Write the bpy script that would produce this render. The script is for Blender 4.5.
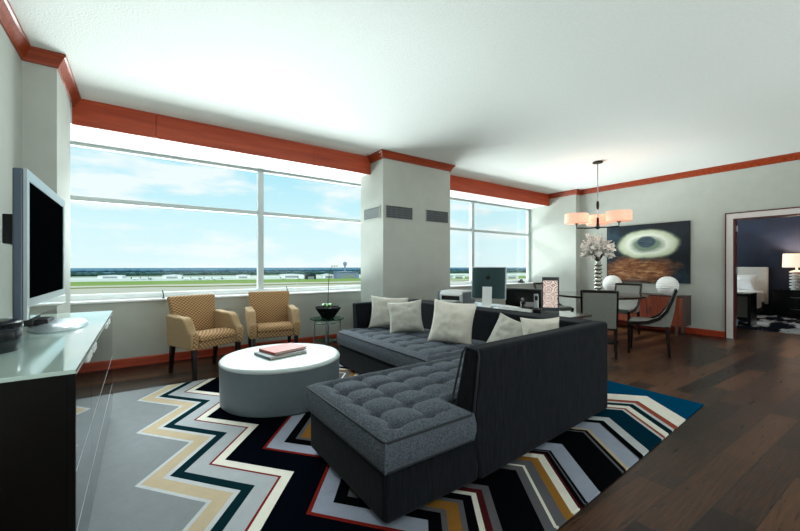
import bpy, bmesh, math, random
from mathutils import Vector, Matrix, noise
random.seed(7)
PI = math.pi
S = bpy.context.scene
COL = S.collection
for o in list(bpy.data.objects):
    bpy.data.objects.remove(o)

def lin(r, g, b):
    f = lambda c: (c/255/12.92) if c/255 <= .04045 else ((c/255+.055)/1.055)**2.4
    return (f(r), f(g), f(b), 1)

# ------------------------------------------------------------------ camera
YAW = math.radians(35.424)
cam = bpy.data.objects.new('camera', bpy.data.cameras.new('camera'))
COL.objects.link(cam)
cam.location = (0, 0, 1.2)
cam.rotation_euler = (PI/2, 0, -YAW)
cam.data.sensor_width = 36
cam.data.lens = 364.71/800*36
cam.data.shift_y = .0011
cam.data.clip_start = .02
cam.data.clip_end = 20000
S.camera = cam
S.view_settings.view_transform = 'Standard'
S.view_settings.look = 'None'
S.view_settings.gamma = 1
S.view_settings.use_curve_mapping = False
S.view_settings.exposure = 0.22

# ------------------------------------------------------------------ sky
W = bpy.data.worlds.new('sky'); S.world = W
W.use_nodes = True
nt = W.node_tree; nt.nodes.clear()
def wn(t, **k):
    n = nt.nodes.new(t)
    for a, v in k.items(): setattr(n, a, v)
    return n
wo = wn('ShaderNodeOutputWorld'); bg = wn('ShaderNodeBackground')
tc = wn('ShaderNodeTexCoord'); sx = wn('ShaderNodeSeparateXYZ')
nt.links.new(tc.outputs['Generated'], sx.inputs[0])
grad = wn('ShaderNodeValToRGB')
nt.links.new(sx.outputs['Z'], grad.inputs[0])
e = grad.color_ramp.elements
e[0].position = 0.0; e[0].color = lin(232, 249, 253)
e[1].position = .42; e[1].color = lin(140, 214, 243)
e2 = e.new(.10); e2.color = lin(218, 247, 254)
e3 = e.new(.25); e3.color = lin(178, 232, 250)
mp = wn('ShaderNodeMapping'); mp.inputs['Scale'].default_value = (1.0, 1.0, 3.4)
mp.inputs['Location'].default_value = (.35, .1, 0)
nt.links.new(tc.outputs['Generated'], mp.inputs[0])
nz = wn('ShaderNodeTexNoise'); nz.inputs['Scale'].default_value = 4.2
nz.inputs['Detail'].default_value = 6; nz.inputs['Roughness'].default_value = .55
nt.links.new(mp.outputs[0], nz.inputs['Vector'])
cr = wn('ShaderNodeValToRGB')
cr.color_ramp.elements[0].position = .49; cr.color_ramp.elements[0].color = (0, 0, 0, 1)
cr.color_ramp.elements[1].position = .61; cr.color_ramp.elements[1].color = (.9, .9, .9, 1)
nt.links.new(nz.outputs['Fac'], cr.inputs[0])
mx = wn('ShaderNodeMix', data_type='RGBA')
nt.links.new(cr.outputs[0], mx.inputs[0]); nt.links.new(grad.outputs[0], mx.inputs[6])
mx.inputs[7].default_value = lin(250, 252, 254)
nt.links.new(mx.outputs[2], bg.inputs[0]); bg.inputs[1].default_value = .9
nt.links.new(bg.outputs[0], wo.inputs[0])

# ------------------------------------------------------------------ sun, and area lights added to boost the daylight
def area(name, loc, target, sx_, sy_, power, col=(1, 1, 1)):
    l = bpy.data.lights.new(name, 'AREA'); l.shape = 'RECTANGLE'; l.size = sx_; l.size_y = sy_
    l.energy = power; l.color = col
    o = bpy.data.objects.new(name, l); COL.objects.link(o); o.location = loc
    o.rotation_euler = (Vector(target)-Vector(loc)).to_track_quat('-Z', 'Y').to_euler()
    return o
sun = bpy.data.lights.new('sun', 'SUN'); sun.energy = 3.0; sun.angle = math.radians(20); sun.color = (1, .97, .92)
so = bpy.data.objects.new('sun', sun); COL.objects.link(so)
so.rotation_euler = (Vector((.35, .55, -.8))).to_track_quat('-Z', 'Y').to_euler()
DAY = (.93, .985, 1)
area('ground_bounce_light', (2.6, 13.5, -1.7), (3.4, 2.4, 2.4), 16, 3.4, 3900, DAY)
area('skylight', (4.0, 14.5, 8.2), (3.8, 3.4, 0.5), 15, 4.0, 3800, DAY)
area('bedroom_fill_light', (10.9, 6.6, 2.6), (11.3, 2.4, .8), 2.4, 1.4, 70, DAY)  # added to brighten the bed, outside an unseen window
area('rear_fill_light', (3.6, -5.4, .5), (3.8, .6, 3.3), 6.0, 1.8, 430, (1, .985, .96))  # added fill for ceiling and right wall, outside an invented window

# ------------------------------------------------------------------ helpers
def bx(bm, x0, x1, y0, y1, z0, z1, M=None):
    vs = [bm.verts.new((x, y, z)) for z in (z0, z1) for x, y in ((x0, y0), (x1, y0), (x1, y1), (x0, y1))]
    for f in ((3, 2, 1, 0), (4, 5, 6, 7), (0, 1, 5, 4), (1, 2, 6, 5), (2, 3, 7, 6), (3, 0, 4, 7)):
        bm.faces.new([vs[i] for i in f])
    if M is not None:
        for v in vs: v.co = M @ v.co
    return vs
def prism(bm, poly, a0, a1, plane='xy', M=None):
    def mk(p, a):
        if plane == 'xy': return (p[0], p[1], a)
        if plane == 'xz': return (p[0], a, p[1])
        return (a, p[0], p[1])
    A = [bm.verts.new(mk(p, a0)) for p in poly]; B = [bm.verts.new(mk(p, a1)) for p in poly]
    n = len(poly)
    bm.faces.new(A); bm.faces.new(B[::-1])
    for i in range(n): bm.faces.new((A[i], B[i], B[(i+1) % n], A[(i+1) % n]))
    if M is not None:
        for v in A+B: v.co = M @ v.co
def lathe(bm, prof, seg=32, c=(0, 0, 0), sxy=(1, 1), rot=0):
    rings = []
    for r, z in prof:
        if r < 1e-6:
            rings.append([bm.verts.new((c[0], c[1], c[2]+z))])
        else:
            rings.append([bm.verts.new((c[0]+r*sxy[0]*math.cos(rot+2*PI*i/seg), c[1]+r*sxy[1]*math.sin(rot+2*PI*i/seg), c[2]+z)) for i in range(seg)])
    for a, b in zip(rings, rings[1:]):
        for i in range(seg):
            j = (i+1) % seg
            if len(a) == 1 and len(b) == 1: continue
            if len(a) == 1: bm.faces.new((a[0], b[j], b[i]))
            elif len(b) == 1: bm.faces.new((a[i], a[j], b[0]))
            else: bm.faces.new((a[i], a[j], b[j], b[i]))
    if len(rings[0]) > 1: bm.faces.new(rings[0][::-1])
    if len(rings[-1]) > 1: bm.faces.new(rings[-1])
def tube(bm, pts, r, seg=8, closed=False):
    pts = [Vector(p) for p in pts]; n = len(pts); rings = []
    rr = r if isinstance(r, (list, tuple)) else [r]*n
    up = None
    for i in range(n):
        if closed: t = pts[(i+1) % n]-pts[i-1]
        else: t = pts[min(i+1, n-1)]-pts[max(i-1, 0)]
        t.normalize()
        if up is None:
            up = Vector((0, 0, 1)) if abs(t.z) < .9 else Vector((1, 0, 0))
        s = t.cross(up)
        if s.length < 1e-4: s = t.cross(Vector((.3, 1, .2)))
        s.normalize(); up = s.cross(t).normalized()
        rings.append([bm.verts.new(pts[i]+(s*math.cos(2*PI*k/seg)+up*math.sin(2*PI*k/seg))*rr[i]) for k in range(seg)])
    m = n if closed else n-1
    for i in range(m):
        a = rings[i]; b = rings[(i+1) % n]
        for k in range(seg): bm.faces.new((a[k], a[(k+1) % seg], b[(k+1) % seg], b[k]))
    if not closed: bm.faces.new(rings[0][::-1]); bm.faces.new(rings[-1])
def rail(bm, path, w, d):
    """rectangular bar along a path in the local xz or any plane: w across (local y), d thick in the plane of the path"""
    pts = [Vector(p) for p in path]; n = len(pts); rings = []
    for i in range(n):
        t = (pts[min(i+1, n-1)]-pts[max(i-1, 0)]).normalized()
        s = Vector((1, 0, 0)); u = t.cross(s).normalized()
        dd = d[i] if isinstance(d, (list, tuple)) else d
        rings.append([bm.verts.new(pts[i]+s*a*w/2+u*b*dd/2) for a, b in ((-1, -1), (1, -1), (1, 1), (-1, 1))])
    for a, b in zip(rings, rings[1:]):
        for k in range(4): bm.faces.new((a[k], a[(k+1) % 4], b[(k+1) % 4], b[k]))
    bm.faces.new(rings[0][::-1]); bm.faces.new(rings[-1])
def sweep(bm, path, prof):
    """profile (offset to the right-hand side of the path, z) swept along a mitred plan path"""
    P = [Vector((p[0], p[1])) for p in path]; rings = []
    for i, p in enumerate(P):
        d1 = (P[i]-P[i-1]).normalized() if i else None
        d2 = (P[i+1]-P[i]).normalized() if i < len(P)-1 else None
        if d1 is None: d1 = d2
        if d2 is None: d2 = d1
        n1 = Vector((d1.y, -d1.x)); n2 = Vector((d2.y, -d2.x))
        m = (n1+n2)/(1+n1.dot(n2))
        rings.append([bm.verts.new((p.x+m.x*o, p.y+m.y*o, z)) for o, z in prof])
    k = len(prof)
    for a, b in zip(rings, rings[1:]):
        for i in range(k): bm.faces.new((a[i], a[(i+1) % k], b[(i+1) % k], b[i]))
    bm.faces.new(rings[0][::-1]); bm.faces.new(rings[-1])
def obj(name, bm, m, parent=None, smooth=False, bevel=0, seg=3, sub=0, loc=None, rot=None, auto=None):
    bmesh.ops.recalc_face_normals(bm, faces=bm.faces)
    me = bpy.data.meshes.new(name); bm.to_mesh(me); bm.free()
    o = bpy.data.objects.new(name, me); COL.objects.link(o)
    if m is not None: me.materials.append(m)
    if smooth:
        for p in me.polygons: p.use_smooth = True
    if bevel:
        b = o.modifiers.new('bevel', 'BEVEL'); b.width = bevel; b.segments = seg; b.limit_method = 'ANGLE'
        b.angle_limit = math.radians(35)
        for p in me.polygons: p.use_smooth = True
        b.harden_normals = True
    if sub:
        s = o.modifiers.new('sub', 'SUBSURF'); s.levels = sub; s.render_levels = sub
        for p in me.polygons: p.use_smooth = True
    if auto:
        try: me.set_sharp_from_angle(angle=math.radians(auto))
        except Exception: pass
    if parent is not None: o.parent = parent
    if loc is not None: o.location = loc
    if rot is not None: o.rotation_euler = rot
    return o
def N(): return bmesh.new()
def box(name, m, x0, x1, y0, y1, z0, z1, parent=None, **k):
    bm = N(); bx(bm, x0, x1, y0, y1, z0, z1); return obj(name, bm, m, parent, **k)
def tag(o, label, cat, group=None):
    o['label'] = label; o['category'] = cat
    if group: o['group'] = group
    return o
def thing(name, label, cat, loc=(0, 0, 0), rotz=0, group=None):
    o = bpy.data.objects.new(name, None); COL.objects.link(o); o.empty_display_size = .1
    o.location = loc; o.rotation_euler = (0, 0, rotz)
    return tag(o, label, cat, group)
def struct(o):
    o['kind'] = 'structure'; return o

# ------------------------------------------------------------------ materials
class MT:
    def __init__(s, name):
        s.m = bpy.data.materials.new(name); s.m.use_nodes = True
        s.t = s.m.node_tree; s.b = s.t.nodes['Principled BSDF']
    def n(s, t, **k):
        x = s.t.nodes.new(t)
        for a, v in k.items(): setattr(x, a, v)
        return x
    def l(s, a, b): s.t.links.new(a, b)
    def math(s, op, a, b=None, c=None):
        x = s.n('ShaderNodeMath', operation=op)
        for i, v in enumerate((a, b, c)):
            if v is None: continue
            if isinstance(v, (int, float)): x.inputs[i].default_value = v
            else: s.l(v, x.inputs[i])
        return x.outputs[0]
    def mix(s, f, a, b):
        x = s.n('ShaderNodeMix', data_type='RGBA')
        for i, v in ((0, f), (6, a), (7, b)):
            if isinstance(v, (int, float, tuple)): x.inputs[i].default_value = v
            else: s.l(v, x.inputs[i])
        return x.outputs[2]
    def ramp(s, f, stops, const=False):
        x = s.n('ShaderNodeValToRGB'); r = x.color_ramp
        if const: r.interpolation = 'CONSTANT'
        while len(r.elements) > 1: r.elements.remove(r.elements[-1])
        r.elements[0].position = stops[0][0]; r.elements[0].color = stops[0][1]
        for p, c in stops[1:]:
            q = r.elements.new(p); q.color = c
        s.l(f, x.inputs[0]); return x.outputs[0]
    def noise(s, scale, vec=None, detail=4, rough=.55):
        x = s.n('ShaderNodeTexNoise'); x.inputs['Scale'].default_value = scale
        x.inputs['Detail'].default_value = detail; x.inputs['Roughness'].default_value = rough
        if vec is None: vec = s.obj()
        s.l(vec, x.inputs['Vector']); return x.outputs['Fac']
    def obj(s):
        if not hasattr(s, 'tc'): s.tc = s.n('ShaderNodeTexCoord')
        return s.tc.outputs['Object']
    def mapped(s, scale=(1, 1, 1), rot=(0, 0, 0), loc=(0, 0, 0)):
        x = s.n('ShaderNodeMapping'); x.inputs['Scale'].default_value = scale
        x.inputs['Rotation'].default_value = rot; x.inputs['Location'].default_value = loc
        s.l(s.obj(), x.inputs[0]); return x.outputs[0]
    def bump(s, h, strength=.3, dist=.01):
        x = s.n('ShaderNodeBump'); x.inputs['Strength'].default_value = strength; x.inputs['Distance'].default_value = dist
        s.l(h, x.inputs['Height']); s.l(x.outputs[0], s.b.inputs['Normal'])
    def set(s, **k):
        for a, v in k.items():
            s.b.inputs[{'rough': 'Roughness', 'metal': 'Metallic', 'spec': 'Specular IOR Level', 'coat': 'Coat Weight',
                        'coatr': 'Coat Roughness', 'sheen': 'Sheen Weight'}[a]].default_value = v
    def col(s, c):
        if isinstance(c, tuple): s.b.inputs['Base Color'].default_value = c
        else: s.l(c, s.b.inputs['Base Color'])
def plain(name, c, rough=.5, metal=0, var=.08, scale=8, bump=0, bscale=200, bdist=.002, spec=.5, coat=0):
    M = MT(name); c = lin(*c)
    d = tuple(x*(1-var) for x in c[:3])+(1,); u = tuple(min(1, x*(1+var)) for x in c[:3])+(1,)
    M.col(M.ramp(M.noise(scale), [(.3, d), (.7, u)])); M.set(rough=rough, metal=metal, spec=spec, coat=coat)
    if coat: M.set(coatr=.05)
    if bump: M.bump(M.noise(bscale, detail=2), bump, bdist)
    return M.m
def emit(name, c, strength, base=(240, 225, 210)):
    M = MT(name); M.col(lin(*base)); M.set(rough=.6)
    M.b.inputs['Emission Color'].default_value = lin(*c); M.b.inputs['Emission Strength'].default_value = strength
    return M.m
def fabric(name, c1, c2, scale=120, stretch=(1, 1, .12), rough=.9, bump=.4, sheen=.05):
    M = MT(name)
    f = M.noise(scale, M.mapped(stretch), 3, .6); g = M.noise(scale*2.2, None, 2)
    f2 = M.math('ADD', M.math('MULTIPLY', f, .7), M.math('MULTIPLY', g, .3))
    M.col(M.ramp(f2, [(.36, lin(*c1)), (.64, lin(*c2))])); M.set(rough=rough, sheen=sheen, spec=.12)
    M.bump(f2, bump, .003); return M.m
def wood(name, c1, c2, axis='x', rough=.35, coat=.3, scale=1.0):
    M = MT(name)
    st = {'x': (.6, 9, 9), 'y': (9, .6, 9), 'z': (9, 9, .6)}[axis]
    v = M.mapped(tuple(a*scale for a in st))
    f = M.noise(4, v, 5, .6)
    M.col(M.ramp(f, [(.3, lin(*c1)), (.7, lin(*c2))])); M.set(rough=rough, coat=coat, coatr=.12, spec=.4)
    return M.m

m_wall = plain('vinyl_wall_cover', (176, 178, 171), .75, var=.035, scale=5, bump=.35, bscale=160, bdist=.002, spec=.2)
m_ceil = plain('stippled_ceiling', (240, 243, 240), .9, var=.02, scale=40, bump=.7, bscale=70, bdist=.006, spec=.1)
m_white = plain('white_paint', (236, 238, 238), .45, var=.015)
m_alu = plain('window_frame_paint', (180, 188, 188), .4, var=.02)
m_cherry = wood('cherry_trim', (118, 40, 16), (162, 66, 30), 'x', .38, .15)
m_cherryv = wood('cherry_valance_lit', (150, 48, 20), (184, 76, 38), 'x', .5, .1, .5)  # same cherry, brightened: light from above put into the colour
m_dark = wood('espresso_wood', (14, 9, 8), (26, 17, 14), 'z', .3, .3)
m_black = plain('black_lacquer', (8, 8, 9), .25, var=.1)
m_blackmatte = plain('black_matte', (14, 14, 15), .55, var=.1)
m_chrome = plain('chrome', (205, 208, 210), .12, 1, var=.02)
m_steel = plain('brushed_steel', (170, 174, 178), .3, 1, var=.04)
m_silver = plain('silver_plastic', (188, 198, 204), .32, .35, var=.03)

def glass(name, tint, refl=.08, rough=.0):
    M = MT(name); t = M.t; t.nodes.remove(M.b)
    out = [n for n in t.nodes if n.type == 'OUTPUT_MATERIAL'][0]
    tr = M.n('ShaderNodeBsdfTransparent'); tr.inputs[0].default_value = lin(*tint)
    gl = M.n('ShaderNodeBsdfGlossy'); gl.inputs['Roughness'].default_value = rough
    lw = M.n('ShaderNodeFresnel'); lw.inputs[0].default_value = 1.35
    mxs = M.n('ShaderNodeMixShader'); f = M.math('ADD', M.math('MULTIPLY', lw.outputs[0], refl), 0)
    M.l(f, mxs.inputs[0]); M.l(tr.outputs[0], mxs.inputs[1]); M.l(gl.outputs[0], mxs.inputs[2]); M.l(mxs.outputs[0], out.inputs[0])
    return M.m
m_pane = glass('window_glass', (250, 254, 253), .12, .08)
m_tabglass = glass('green_table_glass', (160, 205, 185), .8)

def floor_mat():
    M = MT('dark_walnut_planks')
    br = M.n('ShaderNodeTexBrick'); br.offset = .37; br.squash = 1
    br.inputs['Scale'].default_value = 1; br.inputs['Mortar Size'].default_value = .0022
    br.inputs['Brick Width'].default_value = 1.15; br.inputs['Row Height'].default_value = .165
    br.inputs['Color1'].default_value = (0, 0, 0, 1); br.inputs['Color2'].default_value = (1, 1, 1, 1); br.inputs['Mortar'].default_value = (.5, .5, .5, 1)
    M.l(M.mapped(rot=(0, 0, math.radians(2))), br.inputs['Vector'])
    g = M.noise(5, M.mapped((.8, 14, 1)), 6, .65)
    big = M.noise(1.3, None, 2)
    bw = M.n('ShaderNodeRGBToBW'); M.l(br.outputs['Color'], bw.inputs[0])
    f = M.math('ADD', M.math('ADD', M.math('MULTIPLY', bw.outputs[0], .34), M.math('MULTIPLY', g, .5)), M.math('MULTIPLY', big, .18))
    c = M.ramp(f, [(.3, lin(22, 11, 7)), (.5, lin(48, 28, 18)), (.72, lin(100, 64, 40))])
    M.col(M.mix(br.outputs['Fac'], c, lin(16, 11, 9)))
    r = M.math('ADD', M.math('MULTIPLY', g, .2), .2)
    M.l(r, M.b.inputs['Roughness']); M.set(spec=.18)
    M.bump(M.math('SUBTRACT', M.math('MULTIPLY', g, .3), br.outputs['Fac']), .25, .002)
    return M.m
m_floor = floor_mat()

# ------------------------------------------------------------------ room shell
H = 2.9
XL, XR = -.75, 8.03
struct(box('floor', m_floor, -.9, 13.2, -3.8, 5.70, -.12, 0))
struct(box('ceiling', m_ceil, -.9, 13.2, -3.8, 5.70, H, H+.12))
struct(box('wall_left', m_wall, -.9, XL, -3.8, 5.70, 0, H))
struct(box('wall_corner_left', m_wall, XL, -.55, 4.0, 4.69, 0, H))
bm = N(); bx(bm, 2.91, 4.25, 4.52, 5.19, 0, H); bx(bm, 3.27, 4.05, 5.19, 5.695, 0, H)
struct(obj('wall_column', bm, m_wall))
struct(box('wall_corner_right', m_wall, 7.87, XR, 4.33, 5.42, 0, H))
DY0, DY1, DZ = .80, 1.73, 1.99
bm = N()
bx(bm, XR, XR+.14, DY1, 5.70, 0, H); bx(bm, XR, XR+.14, -3.8, DY0, 0, H); bx(bm, XR, XR+.14, DY0, DY1, DZ, H)
struct(obj('wall_right', bm, m_wall))
bm = N(); bx(bm, XL, 3.27, 5.44, 5.70, -.6, .775); bx(bm, 4.05, XR, 5.44, 5.70, -.6, .775)
struct(obj('wall_window', bm, m_wall))
bm = N(); bx(bm, XL, 3.27, 4.905, 5.70, 2.64, H); bx(bm, 4.05, XR, 5.005, 5.70, 2.64, H)
struct(obj('wall_header', bm, m_white))
bm = N(); bx(bm, XL, 3.27, 5.415, 5.715, .775, .80)
struct(obj('trim_1', bm, m_white, bevel=.006)); bm = N(); bx(bm, 4.05, XR, 5.415, 5.715, .775, .80)
struct(obj('trim_2', bm, m_white, bevel=.006))
# rear wall behind the camera, with an invented opening for the rear fill light
bm = N()
bx(bm, XL, .4, -3.8, -3.6, 0, H); bx(bm, 7.0, XR, -3.8, -3.6, 0, H); bx(bm, .4, 7.0, -3.8, -3.6, 0, .6); bx(bm, .4, 7.0, -3.8, -3.6, 2.6, H)
struct(obj('wall_back', bm, m_wall))

# crown mouldings and baseboards
CR = [(0, H-.105), (.012, H-.105), (.016, H-.085), (.03, H-.06), (.05, H-.03), (.062, H-.022), (.062, H), (0, H)]
BB = [(0, 0), (.02, 0), (.02, .018), (.014, .022), (.014, .092), (.008, .105), (0, .105)]
def mould(name, path, prof, m):
    bm = N(); sweep(bm, path, prof); return struct(obj(name, bm, m))
mould('trim_3', [(XL, -3.6), (XL, 4.0), (-.55, 4.0), (-.55, 4.86)], CR, m_cherry)
mould('trim_4', [(2.91, 4.88), (2.91, 4.52), (4.25, 4.52), (4.25, 4.98)], CR, m_cherry)
mould('trim_5', [(7.87, 4.98), (7.87, 4.33), (XR, 4.33), (XR, -3.6)], CR, m_cherry)
m_cherryb = wood('cherry_baseboard_lit', (140, 46, 24), (176, 70, 40), 'x', .35, .15)  # separate brighter cherry with the light on the baseboards painted in
mould('baseboard_left', [(XL, -3.6), (XL, 4.0), (-.55, 4.0), (-.55, 4.69)], BB, m_cherryb)
mould('baseboard_window', [(XL, 5.44), (3.27, 5.44)], BB, m_cherryb)
mould('baseboard_desk', [(4.05, 5.44), (7.95, 5.44)], BB, m_cherryb)
mould('baseboard_column', [(2.91, 5.19), (2.91, 4.52), (4.25, 4.52), (4.25, 5.19)], BB, m_cherryb)
mould('baseboard_right', [(7.87, 5.42), (7.87, 4.33), (XR, 4.33), (XR, DY1+.1)], BB, m_cherryb)
mould('baseboard_rear', [(XR, DY0-.1), (XR, -3.6)], BB, m_cherryb)
# valance boards over the windows
for i, (x0, x1, y) in enumerate(((-.56, .139, 4.88), (.142, 1.97, 4.88), (1.973, 2.91, 4.88), (4.25, 4.93, 4.98), (4.933, 7.87, 4.98))):
    struct(box('trim_%d' % (i+6), m_cherryv, x0, x1, y, y+.022, 2.625, H, bevel=.002, seg=1))

# windows
def window(name, x0, x1, mull, y=5.62, z0=.80, z1=2.64):
    w = thing(name, '', ''); del w['label']; del w['category']; struct(w)
    f = .055; d = .07
    bm = N()
    bx(bm, x0, x0+f, y, y+d, z0, z1); bx(bm, x1-f, x1, y, y+d, z0, z1)
    box('bottom_rail', m_white, x0+f, x1-f, y, y+d, z0, z0+.068, w, bevel=.004, seg=1); bx(bm, x0+f, x1-f, y, y+d, z1-.035, z1)
    obj('window_frame', bm, m_alu, w, bevel=.004, seg=1)
    xs = [x0+f] + [q for m_ in mull for q in (m_-.04, m_+.04)] + [x1-f]
    for m_ in mull:
        box('mullion', m_alu, m_-.04, m_+.04, y-.02, y+d, z0+.068, z1-.035, w, bevel=.004, seg=1)
    for a, b in zip(xs[::2], xs[1::2]):
        box('transom', m_alu, a, b, y-.005, y+d, 1.965, 2.02, w, bevel=.004, seg=1)
        box('pane', m_pane, a, b, y+.03, y+.036, z0+.068, 1.965, w)
        box('pane', m_pane, a, b, y+.03, y+.036, 2.02, z1-.035, w)
    return w
window('window_1', XL, 3.27, [1.455])
window('window_2', 4.05, XR, [5.96])
w = thing('window_added_rear', '', ''); del w['label']; del w['category']; struct(w)  # invented window behind the camera, there to admit the fill light
bm = N(); bx(bm, .4, .46, -3.74, -3.66, .6, 2.6); bx(bm, 6.94, 7.0, -3.74, -3.66, .6, 2.6); bx(bm, .46, 6.94, -3.74, -3.66, .6, .66); bx(bm, .46, 6.94, -3.74, -3.66, 2.54, 2.6)
obj('window_frame', bm, m_alu, w); box('pane', m_pane, .46, 6.94, -3.703, -3.697, .66, 2.54, w)

# doorway
m_mahog = wood('mahogany_edge', (62, 22, 22), (92, 34, 32), 'z', .4, .2)
m_casing = plain('door_casing_paint', (208, 200, 198), .4, var=.02)
d = thing('door_1', '', ''); del d['label']; del d['category']; struct(d)
bm = N(); a0, a1 = DY0-.085, DY1+.085
bx(bm, XR-.018, XR, DY1, a1, 0, DZ+.085); bx(bm, XR-.018, XR, a0, DY0, 0, DZ+.085); bx(bm, XR-.018, XR, DY0, DY1, DZ, DZ+.085)
obj('casing', bm, m_casing, d)
bm = N()
bx(bm, XR-.026, XR, a1, a1+.016, 0, DZ+.101); bx(bm, XR-.026, XR, a0-.016, a0, 0, DZ+.101); bx(bm, XR-.026, XR, a0, a1, DZ+.085, DZ+.101)
obj('back_band', bm, m_mahog, d)
bm = N(); bx(bm, XR, XR+.14, DY1-.02, DY1, 0, DZ); bx(bm, XR, XR+.14, DY0, DY0+.02, 0, DZ); bx(bm, XR, XR+.14, DY0+.02, DY1-.02, DZ-.02, DZ)
obj('jamb', bm, m_mahog, d)
for z in (.22, 1.08, 1.78):
    bm = N(); bx(bm, XR+.06, XR+.1, DY1-.026, DY1-.02, z, z+.1); lathe(bm, [(.008, 0), (.008, .1)], 10, (XR+.09, DY1-.032, z))
    obj('hinge', bm, m_steel, d)

# bedroom beyond the doorway
m_navy = plain('navy_wall_cover', (18, 30, 54), .6, var=.35, scale=3, bump=.2, bscale=90)
struct(box('wall_bedroom_far', m_navy, 12.75, 12.9, -3.8, 5.95, 0, H))
bm = N(); bx(bm, XR+.14, 12.75, -3.8, -3.65, 0, H); struct(obj('wall_bedroom_rear', bm, m_navy))
bm = N(); bx(bm, XR+.14, 9.6, 5.0, 5.15, 0, H); bx(bm, 12.2, 12.75, 5.0, 5.15, 0, H); bx(bm, 9.6, 12.2, 5.0, 5.15, 0, .9); bx(bm, 9.6, 12.2, 5.0, 5.15, 2.4, H); struct(obj('wall_bedroom_side', bm, m_navy))  # side wall opening added to let the bedroom fill light in

w = thing('window_added_bedroom', '', ''); del w['label']; del w['category']; struct(w)  # unseen window, added along with the bedroom fill light
bm = N(); bx(bm, 9.6, 9.66, 5.04, 5.11, .9, 2.4); bx(bm, 12.14, 12.2, 5.04, 5.11, .9, 2.4); bx(bm, 9.66, 12.14, 5.04, 5.11, .9, .96); bx(bm, 9.66, 12.14, 5.04, 5.11, 2.34, 2.4)
obj('window_frame', bm, m_alu, w); box('pane', m_pane, 9.66, 12.14, 5.07, 5.076, .96, 2.34, w)

# ------------------------------------------------------------------ outdoors
GZ = -20.0
def ground_mat():
    M = MT('airfield_ground'); sp = M.n('ShaderNodeSeparateXYZ'); M.l(M.obj(), sp.inputs[0])
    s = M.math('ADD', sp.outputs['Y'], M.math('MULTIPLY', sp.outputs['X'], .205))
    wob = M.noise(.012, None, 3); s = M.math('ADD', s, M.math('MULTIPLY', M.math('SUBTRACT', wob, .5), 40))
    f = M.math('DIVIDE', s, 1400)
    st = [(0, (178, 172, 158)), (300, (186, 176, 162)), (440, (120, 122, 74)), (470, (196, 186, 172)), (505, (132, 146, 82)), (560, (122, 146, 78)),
          (640, (196, 196, 186)), (760, (206, 206, 202)), (880, (150, 160, 140)), (1000, (70, 96, 92)), (1390, (92, 122, 138))]  # farthest bands are blued, with haze put into the colour
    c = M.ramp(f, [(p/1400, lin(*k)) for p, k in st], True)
    M.col(M.mix(M.math('MULTIPLY', M.noise(.05, None, 4), .25), c, lin(120, 125, 90))); M.set(rough=1, spec=0)
    return M.m
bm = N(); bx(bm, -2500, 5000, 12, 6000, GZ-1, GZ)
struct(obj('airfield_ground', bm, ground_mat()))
def treeline(name, s0, depth, hmin, hmax, x0, x1, step, m, label):
    bm = N(); rnd = random.Random(int(s0))
    for row in range(3):
        x = x0
        while x < x1:
            r = step*rnd.uniform(.6, 1.1); hgt = rnd.uniform(hmin, hmax)
            y = s0-.205*x+row*depth/3+rnd.uniform(-4, 4)
            lathe(bm, [(r*.8, 0), (r, hgt*.45), (r*.75, hgt*.8), (0, hgt)], 7, (x, y, GZ))
            x += step*rnd.uniform(.9, 1.4)
    o = obj(name, bm, m, smooth=True); tag(o, label, 'trees'); o['kind'] = 'stuff'; return o
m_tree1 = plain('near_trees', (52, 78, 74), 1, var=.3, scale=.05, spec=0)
m_tree2 = plain('far_trees_hazed', (86, 120, 138), 1, var=.15, scale=.01, spec=0)  # aerial haze painted in as a blue tint
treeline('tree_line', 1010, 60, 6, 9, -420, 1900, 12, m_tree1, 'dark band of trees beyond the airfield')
treeline('forest', 1700, 300, 12, 15.5, -800, 3600, 30, m_tree2, 'haze-tinted blue wooded ridge along the horizon')
F3 = Vector((math.sin(YAW), math.cos(YAW), 0)); R3 = Vector((math.cos(YAW), -math.sin(YAW), 0))
def far(px, dpt): return F3*dpt+R3*((px-400)/364.71*dpt)
def building(name, px, dpt, wpx, hpx, m, label, cat, group=None, roof=True, mroof=None):
    p = far(px, dpt); w_ = wpx*dpt/364.71; h_ = hpx*dpt/364.71
    t = thing(name, label, cat, (p.x, p.y, GZ), -.2, group)
    box('wall', m, -w_/2, w_/2, 0, w_*.4+8, 0, h_, t)
    if roof: bm = N(); prism(bm, [(-w_/2-1, h_), (w_/2+1, h_), (0, h_+h_*.18)], -1, w_*.4+9, 'xz'); obj('roof', bm, mroof or m, t)
    box('hangar_door', m_steel, -w_*.3, w_*.3, -.3, 0, 0, h_*.6, t)
    return t
m_bw = plain('white_metal_cladding', (226, 228, 228), .6, var=.04, scale=.2)
m_bg = plain('grey_blue_cladding', (112, 126, 150), .6, var=.1, scale=.2)
m_bd = plain('dark_cladding', (22, 30, 44), .6, var=.1, scale=.2)
building('hangar', 348, 640, 23, 6.2, m_bg, 'long grey blue hangar beside the column edge', 'hangar')
building('hangar', 311, 600, 10, 4.6, m_bd, 'dark navy hangar on the airfield', 'hangar')
building('hangar', 292, 690, 22, 3, m_bw, 'low white hangar left of the dark navy hangar', 'hangar')
building('terminal_building', 110, 650, 20, 2.6, m_bw, 'low white building at far left of the airfield', 'building')
building('terminal_building', 172, 640, 16, 3.2, m_bw, 'white building beside the parked planes', 'building')
building('terminal_building', 243, 650, 13, 3.0, m_bw, 'white building next to the window mullion', 'building')
building('terminal_building', 329, 660, 12, 3.6, m_bw, 'pale building between dark and grey blue hangars', 'building')
building('terminal_building', 459, 640, 14, 3.2, m_bw, 'white building seen left of the desktop computer', 'building')
building('terminal_building', 512, 640, 16, 3.0, m_bw, 'white building seen right of the desktop computer', 'building')
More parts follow.
